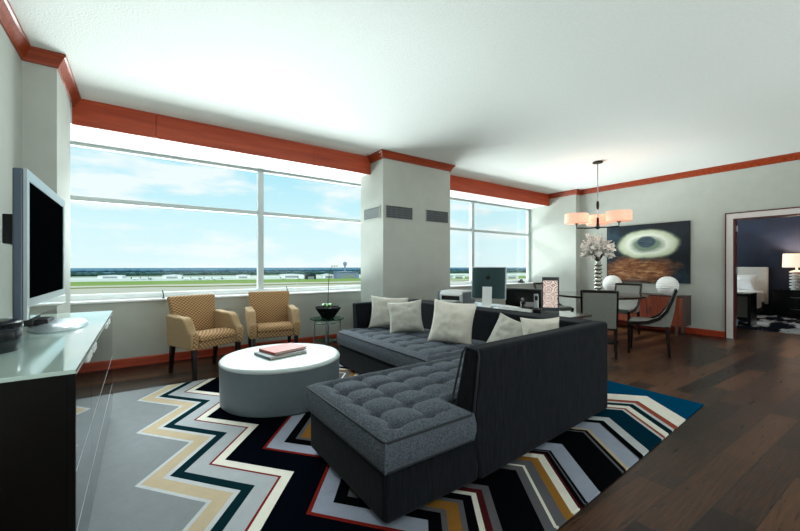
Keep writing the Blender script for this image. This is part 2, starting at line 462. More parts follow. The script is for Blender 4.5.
p = far(345, 760)
t = thing('control_tower', 'thin grey airport control tower rising above the hangars', 'tower', (p.x, p.y, GZ))
bm = N(); lathe(bm, [(2.2, 0), (1.6, 22)], 12); obj('shaft', bm, m_bg, t)
bm = N(); lathe(bm, [(1.8, 22), (3.4, 24), (4.0, 28), (3.4, 28.5)], 12); obj('cab', bm, m_bg, t)
bm = N(); lathe(bm, [(3.6, 28.5), (3.0, 30), (.3, 30.5), (.3, 33)], 12); obj('roof', bm, m_bg, t)
k = 0
for px, dpt in ((135, 560), (143, 575), (150, 560), (186, 560), (193, 585), (200, 562), (207, 580), (214, 565), (222, 590), (283, 590), (299, 585)):
    p = far(px, dpt)
    t = thing('airplane', 'small parked plane on the pale apron', 'plane', (p.x, p.y, GZ), .6+.3*(k % 3), 'planes parked on the apron'); k += 1
    m = m_bw if k % 3 else m_bg
    bm = N(); tube(bm, [(-6, 0, 2.2), (-4.5, 0, 2.1), (2, 0, 2), (5, 0, 2), (6.4, 0, 1.7)], [.3, .7, 1.1, 1, .25], 8); obj('fuselage', bm, m, t, smooth=True)
    bm = N(); prism(bm, [(-1.5, 0), (1.6, 0), (-.6, 6.5), (-1.8, 6.5)], 1.6, 1.85); prism(bm, [(-1.5, 0), (1.6, 0), (-.6, -6.5), (-1.8, -6.5)], 1.6, 1.85); obj('wing', bm, m, t)
    bm = N(); prism(bm, [(-6.2, 2.2), (-4, 2.4), (-5.4, 5), (-6.3, 5)], -.12, .12, 'xz'); obj('tail', bm, m_bd, t)
    for x, y in ((3.8, 0), (-.6, 1.2), (-.6, -1.2)): bm = N(); lathe(bm, [(.18, 0), (.18, 1.6)], 6, (x, y, 0)); obj('landing_gear', bm, m_blackmatte, t)

# ------------------------------------------------------------------ rug
def rug_mat():
    M = MT('zigzag_wool_rug'); sp = M.n('ShaderNodeSeparateXYZ'); M.l(M.obj(), sp.inputs[0])
    X, Y = sp.outputs['X'], sp.outputs['Y']
    vv = M.math('SUBTRACT', Y, M.math('MULTIPLY', X, .035))
    tri = M.math('PINGPONG', M.math('SUBTRACT', vv, 2.4365-.7725*6), .7725/2)
    amp = M.math('ADD', .76, M.math('MULTIPLY', X, .03))
    t = M.math('SUBTRACT', X, M.math('MULTIPLY', tri, amp))
    K = dict(gray=(140, 143, 146), pale=(196, 198, 200), beige=(196, 176, 148), tealdk=(14, 40, 46), ltgray=(176, 178, 182), red=(124, 34, 28), white=(236, 230, 218),
             navy=(5, 9, 16), lav=(160, 165, 182), black=(10, 11, 14), gold=(150, 104, 48), maroon=(76, 26, 30), rust=(150, 74, 58), mid=(98, 96, 100),
             blue=(2, 66, 98), teal=(6, 44, 60))
    def rp(stops, a, b):
        return M.ramp(M.math('DIVIDE', M.math('SUBTRACT', t, a), b-a), [(max(0, (p-a)/(b-a)), lin(*K[c])) for p, c in stops], True)
    A = rp([(-.8, 'gray'), (-.03, 'pale'), (-.005, 'beige'), (.095, 'pale'), (.13, 'tealdk'), (.20, 'ltgray'), (.325, 'red'), (.35, 'white'), (.42, 'navy'), (.645, 'red'),
            (.665, 'lav'), (.79, 'black'), (.865, 'mid'), (.9, 'gold'), (.985, 'mid'), (1.02, 'black'), (1.08, 'white'), (1.115, 'maroon'), (1.165, 'mid'), (1.22, 'black')], -.8, 1.5)
    B = rp([(1.3, 'black'), (1.46, 'mid'), (1.525, 'white'), (1.545, 'mid'), (1.62, 'gold'), (1.685, 'white'), (1.745, 'maroon'), (1.772, 'black'), (1.8, 'mid'), (1.812, 'black'),
            (1.83, 'lav'), (1.965, 'black'), (2.25, 'mid'), (2.28, 'black'), (2.312, 'beige'), (2.343, 'lav'), (2.496, 'mid'), (2.512, 'black'), (2.567, 'pale'), (2.67, 'teal'),
            (2.91, 'pale'), (2.945, 'rust'), (2.975, 'white'), (3.05, 'tealdk'), (3.12, 'pale'), (3.16, 'rust'), (3.24, 'white'), (3.435, 'blue')], 1.3, 4.0)
    sel = M.math('GREATER_THAN', t, 1.35)
    c = M.mix(sel, A, B)
    nf = M.noise(300, None, 2); n2 = M.noise(14, None, 4)
    sh = M.math('ADD', M.math('MULTIPLY', nf, .35), M.math('ADD', .72, M.math('MULTIPLY', n2, .2)))
    mm = M.n('ShaderNodeMix', data_type='RGBA', blend_type='MULTIPLY'); mm.inputs[0].default_value = 1
    M.l(c, mm.inputs[6]); cc = M.n('ShaderNodeCombineColor')
    for i in range(3): M.l(sh, cc.inputs[i])
    M.l(cc.outputs[0], mm.inputs[7]); M.col(mm.outputs[2]); M.set(rough=1, spec=0)
    M.bump(nf, .5, .004); return M.m
bm = N(); prism(bm, [(-.19, .86), (3.96, 1.045), (4.0, 4.25), (-.21, 4.33)], 0, .012)
tag(obj('area_rug', bm, rug_mat(), bevel=.004, seg=2), 'large zigzag striped rug in grey, beige, navy and white under the sofa', 'rug')

# ------------------------------------------------------------------ sofa
RZ = .012
m_sofa = fabric('charcoal_weave_shaded', (8, 9, 13), (29, 31, 39), 95, (1, 1, .10))  # backs and base: same charcoal cloth with its shade painted in
m_seatf = fabric('charcoal_weave_lit', (52, 56, 63), (106, 113, 123), 190, (1, .3, 1))  # seats: same cloth made lighter, window light painted into the colour
m_pipe = plain('charcoal_piping', (40, 42, 48), .8, var=.2, scale=60)
sofa = thing('sectional_sofa', 'charcoal tufted L-shaped sectional sofa with chaise on the zigzag rug', 'sofa', (0, 0, RZ))
def sub(o, **k):
    return o
bm = N(); prism(bm, [(.885, 1.36), (1.50, 1.36), (1.50, 1.47), (3.11, 1.50), (3.14, 4.04), (1.912, 3.96), (1.912, 2.25), (.885, 2.25)], .022, .268)
obj('base', bm, m_sofa, sofa, bevel=.03, seg=3)
for x, y in ((1.0, 1.5), (1.0, 2.12), (3.05, 1.6), (3.05, 3.9), (2.1, 3.92), (2.1, 2.4)):
    box('foot', m_black, x-.04, x+.04, y-.04, y+.04, 0, .03, sofa)
def tufted(name, poly, z0, ztop, bulge, sp, off, parent, m, step=.0175):
    """cushion with a buttoned top: height field over the polygon, walls dropped from its edge"""
    xs = [p[0] for p in poly]; ys = [p[1] for p in poly]
    def inside(x, y):
        c = False; n = len(poly)
        for i in range(n):
            (xa, ya), (xb, yb) = poly[i], poly[i-1]
            if (ya > y) != (yb > y) and x < (xb-xa)*(y-ya)/(yb-ya)+xa: c = not c
        return c
    def dist(x, y):
        best = 9
        for i in range(len(poly)):
            a = Vector(poly[i-1]); b = Vector(poly[i]); q = Vector((x, y)); ab = b-a
            tt = max(0, min(1, (q-a).dot(ab)/ab.length_squared)); best = min(best, (a+ab*tt-q).length)
        return best
    nx = round((max(xs)-min(xs))/step); ny = round((max(ys)-min(ys))/step)
    dx = (max(xs)-min(xs))/nx; dy = (max(ys)-min(ys))/ny
    bm = N(); V = {}
    def vert(i, j):
        if (i, j) not in V:
            x = min(xs)+i*dx; y = min(ys)+j*dy
            de = dist(x, y)
            e = min(1, de/.075); e = math.sin(e*PI/2)
            u = (x-off[0])/sp[0]; v = (y-off[1])/sp[1]
            du = abs(u-round(u))*sp[0]; dv = abs(v-round(v))*sp[1]
            r = math.hypot(du, dv)
            dim = math.exp(-(r/.03)**2)*1.0
            groove = max(math.exp(-(du/.017)**2)*.35, math.exp(-(dv/.017)**2)*.35)
            puff = (abs(math.sin(PI*u))*abs(math.sin(PI*v)))**.5
            w = min(1, max(0, (de-.035)/.06))
            zz = ztop + e*bulge*(.35+.65*(1-w)) + w*bulge*(.65*puff - .75*max(dim, groove)) - w*.022*dim
            V[(i, j)] = bm.verts.new((x, y, zz))
        return V[(i, j)]
    for i in range(nx):
        for j in range(ny):
            if inside(min(xs)+(i+.5)*dx, min(ys)+(j+.5)*dy):
                bm.faces.new((vert(i, j), vert(i+1, j), vert(i+1, j+1), vert(i, j+1)))
    be = [e_ for e_ in bm.edges if e_.is_boundary]
    cx = sum(xs)/len(xs); cy = sum(ys)/len(ys)
    bm.verts.index_update(); nrm = {}
    for e_ in be:
        a, b = e_.verts; f_ = e_.link_faces[0]; d_ = (b.co-a.co); nn = Vector((d_.y, -d_.x, 0)).normalized()
        mid = (a.co+b.co)/2
        if (f_.calc_center_median()-mid).dot(nn) > 0: nn = -nn
        for v in (a, b): nrm[v.index] = nrm.get(v.index, Vector((0, 0, 0)))+nn
    low = {}
    def lv(v, f):
        if f == 1: return v
        k_ = (v.index, f)
        if k_ not in low:
            n_ = nrm[v.index].normalized()*.013*math.sin(PI*f)
            low[k_] = bm.verts.new((v.co.x+n_.x, v.co.y+n_.y, z0+(ztop-z0)*f))
        return low[k_]
    LVL = [1, .85, .65, .4, .2, 0]
    for e_ in be:
        a, b = e_.verts
        for f1, f0 in zip(LVL, LVL[1:]): bm.faces.new((lv(a, f1), lv(b, f1), lv(b, f0), lv(a, f0)))
    o = obj(name, bm, m, parent, smooth=True, auto=50)
    bm = N()
    def rounded(z):
        pts = []; n = len(poly)
        for i in range(n):
            p0, p1, p2 = Vector(poly[i-1]), Vector(poly[i]), Vector(poly[(i+1) % n])
            for q in ((p1+(p0-p1).normalized()*.012), (p1+(p2-p1).normalized()*.012)): pts.append((q.x, q.y, z))
        return pts
    tube(bm, rounded(ztop+.002), .006, 6, True); tube(bm, rounded(z0+.006), .006, 6, True)
    obj('piping', bm, m_pipe, o, smooth=True)
    return o
tufted('chaise_cushion', [(.87, 1.335), (1.42, 1.335), (1.42, 1.545), (2.84, 1.60), (2.84, 2.265), (.87, 2.265)], .275, .410, .036, (.205, .188), (.99, 1.42), sofa, m_seatf)
tufted('seat_cushion', [(1.90, 2.285), (2.84, 2.285), (2.84, 3.915), (2.2, 3.915), (2.2, 3.94), (1.90, 3.94)], .275, .410, .036, (.205, .205), (2.03, 2.40), sofa, m_seatf)
# near back (its outside faces the camera), sloping front end
def back_panel(name, M, prof, length):
    pass
bm = N()
def hexa(bm, lo, hi, z0, z1):
    A = [bm.verts.new((p[0], p[1], z0)) for p in lo]; B = [bm.verts.new((p[0], p[1], z1)) for p in hi]; n = len(lo)
    bm.faces.new(A[::-1]); bm.faces.new(B)
    for i in range(n): bm.faces.new((A[i], A[(i+1) % n], B[(i+1) % n], B[i]))
LV = [(.022, 1.50, .12), (.30, 1.43, .17), (.738, 1.49, .12)]
rg = [[bm.verts.new(q) for q in ((xa, 1.352, z), (3.118, 1.44, z), (3.118, 1.44+w_, z), (xa, 1.352+w_, z))] for z, xa, w_ in LV]
for a, b in zip(rg, rg[1:]):
    for i in range(4): bm.faces.new((a[i], a[(i+1) % 4], b[(i+1) % 4], b[i]))
bm.faces.new(rg[0][::-1]); bm.faces.new(rg[-1])
nb = obj('near_back', bm, m_sofa, sofa, bevel=.03, seg=4)
bm = N(); tube(bm, [(1.424, 1.53, .28), (1.45, 1.515, .46), (1.484, 1.478, .70), (1.494, 1.46, .733), (1.494, 1.37, .733), (1.486, 1.354, .70), (1.43, 1.354, .30)], .006, 6)
obj('piping', bm, m_pipe, nb, smooth=True)
bm = N(); hexa(bm, [(2.82, 1.60), (3.13, 1.62), (3.15, 4.06), (2.82, 3.93)], [(2.87, 1.545), (3.13, 1.56), (3.15, 4.06), (2.87, 3.955)], .27, .735)
lb = obj('long_back', bm, m_sofa, sofa, bevel=.02, seg=4)
bm = N()
for y in (2.33,): tube(bm, [(2.818, y, .30), (2.868, y, .715), (2.88, y, .736), (3.11, y, .736)], .004, 6)
obj('seam', bm, m_pipe, lb, smooth=True)
bm = N(); hexa(bm, [(2.17, 3.92), (2.83, 3.92), (2.83, 4.06), (2.17, 4.06)], [(2.15, 3.955), (2.88, 3.955), (2.88, 4.06), (2.15, 4.06)], .27, .735)
obj('far_arm', bm, m_sofa, sofa, bevel=.02, seg=4)

# ------------------------------------------------------------------ pillows
m_pil1 = fabric('oatmeal_linen', (184, 180, 170), (216, 212, 203), 180, (1, 1, 1), bump=.2)
m_pil2 = fabric('cream_linen', (216, 208, 196), (240, 232, 222), 180, (1, 1, 1), bump=.2)
def pillow(center, a, b, th, yaw, tilt, m, label, seed, roll=0):
    bm = N(); n = 26; V = {}
    for side in (1, -1):
        for i in range(n+1):
            for j in range(n+1):
                u = -1+2*i/n; v = -1+2*j/n
                edge = i in (0, n) or j in (0, n)
                if edge and (i, j, 0) in V: continue
                x = a*u*(1-.10*(1-v*v)); z = b*v*(1-.10*(1-u*u))
                y = side*th*max(0, (1-u*u)*(1-v*v))**.42
                if not edge:
                    y += side*.010*noise.noise(Vector((u*2.2+seed, v*2.2, side*3)))*(1-max(abs(u), abs(v))**4)*2
                    y += side*.006*noise.noise(Vector((u*6+seed, v*5, side)))
                V[(i, j, 0 if edge else side)] = bm.verts.new((x, y, z))
        g = lambda i, j: V[(i, j, 0 if (i in (0, n) or j in (0, n)) else side)]
        for i in range(n):
            for j in range(n):
                q = [g(i, j), g(i+1, j), g(i+1, j+1), g(i, j+1)]
                bm.faces.new(q if side < 0 else q[::-1])
    o = obj('throw_pillow', bm, m, smooth=True)
    o.rotation_euler = (Matrix.Rotation(yaw, 3, 'Z') @ Matrix.Rotation(tilt, 3, 'X') @ Matrix.Rotation(roll, 3, 'Y')).to_euler()
    o.location = center
    return tag(o, label, 'pillow', 'throw pillows on the sectional')
# local -y is the face; yaw 0 looks toward -y, -90 deg looks toward -x
R_ = math.radians
pillow((2.48, 3.72, .635), .235, .205, .075, R_(-32), R_(-22), m_pil1, 'beige square pillow leaning at the far arm, behind a smaller one', 1, R_(4))
pillow((2.47, 3.36, .622), .20, .19, .075, R_(-40), R_(-20), m_pil1, 'beige square pillow in front of the pillow at the far arm', 2, R_(-6))
pillow((2.54, 2.67, .64), .225, .225, .08, R_(-56), R_(-22), m_pil2, 'largest cream pillow, alone in the middle of the sofa back', 3, R_(4))
pillow((2.64, 2.05, .585), .18, .17, .08, R_(-74), R_(-26), m_pil1, 'grey beige pillow left of the pillow in the sofa corner', 4, R_(16))
pillow((2.67, 1.76, .605), .155, .185, .075, R_(-52), R_(-22), m_pil2, 'cream pillow in the sofa corner nearest the patterned lantern', 5, R_(-3))

# ------------------------------------------------------------------ ottoman and books
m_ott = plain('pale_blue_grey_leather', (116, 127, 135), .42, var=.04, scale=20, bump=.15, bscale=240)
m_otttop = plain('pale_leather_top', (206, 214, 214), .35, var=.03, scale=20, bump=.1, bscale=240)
ot = thing('round_ottoman', 'large round pale grey leather ottoman on the rug', 'ottoman', (1.06, 3.36, RZ))
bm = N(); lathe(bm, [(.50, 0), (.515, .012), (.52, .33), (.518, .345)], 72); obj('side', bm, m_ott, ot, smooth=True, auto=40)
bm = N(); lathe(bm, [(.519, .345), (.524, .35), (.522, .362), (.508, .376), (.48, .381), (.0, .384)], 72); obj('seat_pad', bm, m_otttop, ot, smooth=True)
m_pages = plain('page_edges', (220, 214, 200), .8, var=.1, scale=80)
def book(name, center, rot, w_, d_, h_, mc, label):
    t = thing(name, label, 'book', center, rot)
    box('cover', mc, -w_/2, w_/2, -d_/2, d_/2, 0, .004, t); box('cover', mc, -w_/2, w_/2, -d_/2, d_/2, h_-.004, h_, t)
    box('spine', mc, -w_/2, -w_/2+.005, -d_/2, d_/2, .004, h_-.004, t)
    box('pages', m_pages, -w_/2+.005, w_/2-.008, -d_/2+.008, d_/2-.008, .004, h_-.004, t)
m_bk1 = plain('grey_book_cloth', (86, 96, 100), .5, var=.05); m_bk2 = plain('coral_book_jacket', (190, 92, 82), .35, var=.1, scale=12)
OTZ = RZ+.384
book('book', (1.05, 3.36, OTZ), R_(12), .37, .29, .025, m_bk1, 'grey book lying under the coral book on the ottoman')
book('book', (1.085, 3.40, OTZ+.025), R_(16), .34, .26, .024, m_bk2, 'coral red book on top of the grey book on the ottoman')

# ------------------------------------------------------------------ armchairs
def diamond_mat():
    M = MT('tan_diamond_weave'); sp = M.n('ShaderNodeSeparateXYZ'); M.l(M.obj(), sp.inputs[0]); X, Y, Z = sp.outputs
    a = M.math('ADD', X, M.math('MULTIPLY', Y, .45)); b = M.math('ADD', Z, M.math('MULTIPLY', Y, .85))
    f = M.math('MULTIPLY', M.math('SINE', M.math('MULTIPLY', a, 140)), M.math('SINE', M.math('MULTIPLY', b, 165)))
    f = M.math('ADD', M.math('MULTIPLY', f, .5), .5)
    g = M.noise(150, None, 2); f = M.math('ADD', M.math('MULTIPLY', f, .8), M.math('MULTIPLY', g, .2))
    M.col(M.ramp(f, [(.25, lin(118, 80, 50)), (.75, lin(198, 160, 118))])); M.set(rough=.9, spec=.15); M.bump(f, .4, .004)
    return M.m
m_tan = diamond_mat()
m_tan2 = fabric('tan_plain_weave', (150, 122, 88), (190, 160, 124), 160, (1, 1, 1))
def armchair(loc, rz, label):
    t = thing('armchair', label, 'armchair', loc, rz, 'armchairs under the window')
    bm = N(); prism(bm, [(-.29, .325), (.25, .325), (.25, .40), (-.30, .40)], -.235, .235, 'yz'); obj('seat_rail', bm, m_tan, t, bevel=.015)
    bm = N(); prism(bm, [(-.315, .40), (.20, .40), (.19, .455), (-.1, .492), (-.26, .485), (-.32, .45)], -.232, .232, 'yz'); obj('seat', bm, m_tan, t, bevel=.025, seg=4)
    bm = N(); n = 12
    lo = [(-.235, .14), (.235, .14), (.24, .28), (-.24, .28)]
    for (za, ya0, ya1, wa), (zb, yb0, yb1, wb) in zip([(.33, .17, .27, .24), (.48, .175, .285, .245)], [(.48, .175, .285, .245), (.875, .265, .345, .295)]):
        pass
    lv = [(.33, .19, .27, .24), (.48, .18, .285, .245), (.68, .215, .315, .265), (.845, .255, .342, .288), (.872, .275, .335, .285)]
    rings = [[bm.verts.new(q) for q in ((-w_, y0, z), (-w_*.5, y0-.014, z), (0, y0-.02, z), (w_*.5, y0-.014, z), (w_, y0, z), (w_, y1, z), (0, y1+.012, z), (-w_, y1, z))] for z, y0, y1, w_ in lv]
    for a, b in zip(rings, rings[1:]):
        for i in range(8): bm.faces.new((a[i], a[(i+1) % 8], b[(i+1) % 8], b[i]))
    bm.faces.new(rings[0][::-1]); bm.faces.new(rings[-1]); obj('backrest', bm, m_tan, t, bevel=.018, seg=3)
    for s in (-1, 1):
        bm = N(); pr = [(-.30, .325), (-.315, .46), (-.30, .50), (-.245, .535), (-.205, .595), (-.165, .642), (-.10, .666), (.05, .665), (.2, .68), (.245, .665), (.25, .325)]
        prism(bm, pr, s*.237, s*.325, 'yz')
        for v in bm.verts:
            if abs(v.co.x) > .3: v.co.x += s*.02*(v.co.z-.32)/.35
        a = obj('arm', bm, m_tan2, t, bevel=.022, seg=4)
        bm = N(); prism(bm, [(-.304, .33), (-.319, .44), (-.30, .495), (-.285, .505), (-.27, .33)], s*.255, s*.308, 'yz')
        f_ = obj('front_panel', bm, m_tan, a, bevel=.004)
        f_.location = (0, -.004, 0)
        for y, sp in ((-.265, -.02), (.215, .05)):
            bm = N(); hexa(bm, [(s*.275-.017, y+sp-.017), (s*.275+.017, y+sp-.017), (s*.275+.017, y+sp+.017), (s*.275-.017, y+sp+.017)],
                           [(s*.275-.025, y-.025), (s*.275+.025, y-.025), (s*.275+.025, y+.025), (s*.275-.025, y+.025)], 0, .328)
            obj('leg', bm, m_dark, t)
    t.scale = (.92, .92, .985)
    return t
armchair((.60, 4.70, 0), R_(22), 'tan diamond-weave armchair at left, nearest the black cabinet')
armchair((1.40, 4.84, 0), R_(-8), 'tan diamond-weave armchair at right, nearest the glass side table')

# ------------------------------------------------------------------ glass side table and planter
st = thing('side_table', 'small round glass side table with chrome legs beside the sofa arm', 'side table', (2.05, 4.58, 0))
bm = N(); lathe(bm, [(.0, .492), (.225, .492), (.228, .498), (.225, .504), (0, .504)], 48); obj('glass_top', bm, m_tabglass, st, smooth=True, auto=40)
for i in range(4):
    a = PI/4+i*PI/2+.3; bm = N(); lathe(bm, [(.013, 0), (.013, .485), (.02, .485), (.02, .492)], 12, (.17*math.cos(a), .17*math.sin(a), 0)); obj('leg', bm, m_chrome, st, smooth=True, auto=40)
bm = N(); tube(bm, [(.17*math.cos(2*PI*i/32), .17*math.sin(2*PI*i/32), .45) for i in range(32)], .009, 8, True); obj('ring', bm, m_chrome, st, smooth=True)
bm = N(); lathe(bm, [(0, .2), (.16, .2), (.16, .206), (0, .206)], 32); obj('lower_shelf', bm, m_tabglass, st)
pl = thing('potted_orchid', 'black faceted bowl with a tall thin orchid stem on the glass side table', 'plant', (2.06, 4.58, .504))
bm = N(); lathe(bm, [(.085, 0), (.20, .15), (.185, .15), (.15, .11)], 6, rot=.2); obj('bowl', bm, plain('black_glazed_bowl', (20, 24, 26), .18, var=.1), pl)
bm = N(); lathe(bm, [(0, .115), (.157, .115), (.157, .12), (0, .125)], 6, rot=.2); obj('soil', bm, plain('dark_soil', (40, 34, 28), .95, var=.4, scale=60), pl)
m_leaf = plain('orchid_leaf', (96, 150, 74), .5, var=.25, scale=30); m_stem = plain('orchid_stem', (74, 92, 46), .6)
rnd = random.Random(3)
for i in range(9):
    a = i*2.4; bm = N(); L = rnd.uniform(.07, .12); z0 = .12
    pts = [(math.cos(a)*L*q, math.sin(a)*L*q, z0+.075*math.sin(q*PI*.8)) for q in (0, .25, .5, .75, 1)]
    wd = [.008, .022, .026, .018, .002]; A = []; s_ = Vector((-math.sin(a), math.cos(a), 0))
    for p, w_ in zip(pts, wd): A.append((bm.verts.new(Vector(p)+s_*w_), bm.verts.new(Vector(p)+Vector((0, 0, -.008))), bm.verts.new(Vector(p)-s_*w_)))
    for q, r in zip(A, A[1:]):
        bm.faces.new((q[0], q[1], r[1], r[0])); bm.faces.new((q[1], q[2], r[2], r[1]))
    o = obj('leaf', bm, m_leaf, pl, smooth=True); sm = o.modifiers.new('thick', 'SOLIDIFY'); sm.thickness = .003
bm = N(); tube(bm, [(0, 0, .12), (.01, .005, .3), (.014, 0, .5), (.02, -.01, .63), (.05, -.03, .70), (.11, -.06, .70)], [.006, .005, .005, .004, .003, .002], 8); obj('stem', bm, m_stem, pl, smooth=True)
for q in range(3):
    bm = N(); lathe(bm, [(0, 0), (.009, .008), (0, .024)], 8, (.05+.03*q, -.03-.014*q, .69)); obj('bud', bm, m_leaf, pl, smooth=True)

# ------------------------------------------------------------------ media cabinet, television and what stands on it
def mirror_mat():
    M = MT('black_mirror_glass'); M.col(lin(120, 126, 130)); M.set(rough=.03, metal=1, spec=.5)
    return M.m
m_mir = mirror_mat()
m_mint = plain('mint_back_painted_glass', (216, 238, 230), .05, var=.01, spec=.6, coat=.6)
CX0, CX1, CY0, CY1, CZ = -.745, -.18, 1.65, 3.68, .85
cb = thing('media_cabinet', 'long black media cabinet with mirrored drawer fronts under the television', 'cabinet', (0, 0, 0))
box('carcass', m_black, CX0, CX1-.02, CY0+.004, CY1-.004, .06, CZ-.015, cb, bevel=.003, seg=1)
box('plinth', m_steel, CX0, CX1-.03, CY0+.03, CY1-.03, 0, .06, cb)
box('glass_top', m_mint, CX0, CX1, CY0, CY1, CZ-.015, CZ, cb, bevel=.002, seg=2)
ys = [CY0+.02, 2.17, 2.665, 3.17, CY1-.004]; zs = [.075, .275, .49, .828]
box('end_panel', m_black, CX1-.021, CX1, CY0+.001, CY0+.019, .06, CZ-.016, cb)
m_gap = plain('pale_edge_strip', (200, 206, 206), .3)
for i in range(4):
    for j in range(3):
        y0, y1, z0, z1 = ys[i], ys[i+1], zs[j], zs[j+1]
        dr = box('drawer', m_mir, CX1-.018, CX1-.002, y0+.002, y1-.002, z0+.003, z1-.003, cb)
        box('edge_strip', m_gap, CX1-.017, CX1-.0015, y0+.004, y1-.004, z1-.0035, z1-.001, dr)
        if j == 2:
            q = y1-.10 if i % 2 == 0 else y0+.10
            bm = N(); bx(bm, CX1-.003, CX1+.004, q-.065, q+.065, z1-.030, z1-.001)
            obj('handle', bm, m_white, dr)

tv = thing('television', 'large silver framed flat television standing on the black cabinet', 'television', (-.42, 2.84, CZ))
TY, TZ0, TZ1 = .51, .105, .795
bm = N(); bx(bm, -.012, 0, -TY, TY, TZ1-.05, TZ1); bx(bm, -.012, 0, -TY, TY, TZ0, TZ0+.095); bx(bm, -.012, 0, -TY, -TY+.045, TZ0+.095, TZ1-.05); bx(bm, -.012, 0, TY-.05, TY, TZ0+.095, TZ1-.05)
obj('bezel', bm, m_silver, tv)
box('screen', plain('black_screen', (5, 6, 8), .6, var=.02, spec=0), -.012, -.004, -TY+.045, TY-.05, TZ0+.095, TZ1-.05, tv)
box('speaker_bar', plain('polished_silver', (205, 214, 212), .08, .85, var=.01), -.006, .006, -TY+.02, TY-.02, TZ0+.004, TZ0+.06, tv)
box('housing', plain('slate_blue_plastic', (84, 96, 112), .4, .2, var=.04), -.048, -.012, -TY, TY, TZ0, TZ1, tv, bevel=.008)
box('mount_box', m_blackmatte, -.145, -.048, -.2, .2, .465, .615, tv, bevel=.004)
bm = N(); lathe(bm, [(0, 0), (1, 0), (1.02, .008), (.97, .02), (.5, .032), (0, .034)], 48, sxy=(.125, .27)); bb = obj('stand_base', bm, m_silver, tv, smooth=True, auto=40); bb.location = (.035, .04, 0)
bm = N(); prism(bm, [(-.1, .028), (.1, .028), (.13, .2), (-.13, .2)], -.09, -.055, 'yz'); obj('stand_neck', bm, m_blackmatte, tv, bevel=.006); bm = N()
bx(bm, -.075, .0, -.05, .12, .025, .055); obj('stand_foot', bm, m_blackmatte, tv, bevel=.005)
ib = thing('ice_bucket', 'round black lidded bucket at the near end of the cabinet top', 'bucket', (-.53, 2.19, CZ))
m_bucket = plain('dark_blue_black_lacquer', (14, 18, 26), .22, var=.1)
bm = N(); lathe(bm, [(.115, 0), (.12, .006), (.12, .085), (.117, .09)], 48); obj('body', bm, m_bucket, ib, smooth=True, auto=40)
bm = N(); lathe(bm, [(.122, .09), (.124, .094), (.122, .118), (.11, .124), (0, .127)], 48); obj('lid', bm, m_bucket, ib, smooth=True, auto=40)

# ------------------------------------------------------------------ column grilles
m_vent = plain('grey_vent_metal', (112, 118, 122), .5, .3, var=.05)
def vent(label, loc, rz, w_, h_, ms=None):
    t = thing('air_vent', label, 'vent', loc, rz, 'air vents on the column')
    bm = N(); e_ = .014
    bx(bm, -w_/2, w_/2, -.012, 0, h_-e_, h_); bx(bm, -w_/2, w_/2, -.012, 0, 0, e_); bx(bm, -w_/2, -w_/2+e_, -.012, 0, e_, h_-e_); bx(bm, w_/2-e_, w_/2, -.012, 0, e_, h_-e_)
    obj('frame', bm, m_wall, t)
    box('backing', m_blackmatte, -w_/2+e_, w_/2-e_, -.003, 0, e_, h_-e_, t)
    bm = N(); n = 22
    for i in range(n):
        x = -w_/2+e_+(i+.5)*(w_-2*e_)/n; bx(bm, x-.0035, x+.0035, -.011, -.003, e_, h_-e_)
    for i in range(1, 5):
        z = e_+i*(h_-2*e_)/5; bx(bm, -w_/2+e_, w_/2-e_, -.009, -.004, z-.003, z+.003)
    obj('slats', bm, ms or m_vent, t)
vent('white framed vent on the window-facing left side of the column', (2.91, 4.84, 1.92), -PI/2, .48, .19, plain('vent_metal_lit', (150, 156, 156), .5))  # extra light on these slats painted in as a paler metal
vent('left grey vent grille on the front of the column', (3.20, 4.52, 1.91), 0, .52, .21)
vent('right grey vent grille on the front of the column', (3.96, 4.52, 1.91), 0, .50, .21)

# ------------------------------------------------------------------ desk and what stands on it
DZT = .72
m_desk = wood('dark_desk_top', (34, 26, 24), (56, 44, 40), 'y', .12, .8)
dk = thing('desk', 'narrow dark polished desk running behind the sofa back', 'desk', (0, 0, RZ))
box('desk_top', m_desk, 3.225, 3.70, 1.87, 4.05, DZT-.028-RZ, DZT-RZ, dk, bevel=.004, seg=2)
box('apron', m_dark, 3.27, 3.66, 1.98, 3.95, DZT-.09-RZ, DZT-.028-RZ, dk)
for x in (3.28, 3.61):
    for y in (2.0, 3.88): box('leg', m_dark, x, x+.045, y, y+.045, 0, DZT-.09-RZ, dk)
# desktop computer
m_mag = plain('dark_teal_aluminium', (52, 74, 78), .35, .5, var=.05)
im = thing('desktop_computer', 'silver edged desktop computer seen from behind on the desk', 'computer', (3.37, 2.93, DZT), R_(-62))
# local: back faces -y
Tm = Matrix.Rotation(R_(-6), 4, 'X')
bm = N(); bx(bm, -.205, .205, -.006, .026, .09, .475, Tm); obj('bezel', bm, m_silver, im, bevel=.006)
bm = N(); prism(bm, [(-.198, -.006), (.198, -.006), (.14, -.03), (-.14, -.03)], .10, .465, 'xy', Tm); obj('back_shell', bm, m_mag, im, bevel=.006)
bm = N(); bx(bm, -.19, .19, .026, .029, .15, .455, Tm); obj('screen', bm, m_black, im)
bm = N(); M4 = Tm @ Matrix.Translation((0, -.031, .345))
pts = []
for i in range(40):
    a = 2*PI*i/40; r = .026*(1-.10*math.cos(2*a+PI)*.6); x = r*math.cos(a)*.92; z = r*math.sin(a)
    z -= .006*math.exp(-(x/.008)**2)*(1 if z > 0 else -.5)
    dxx = math.hypot(x-.034, z-.006)
    if dxx < .014: x = .034-math.sqrt(max(0, .014**2-(z-.006)**2))
    pts.append((x, z))
prism(bm, pts, -.0015, .0015, 'xz', M4)
prism(bm, [(.000, .030), (.004, .040), (.013, .047), (.012, .038), (.006, .031)], -.0015, .0015, 'xz', M4)
obj('logo', bm, m_black, im)
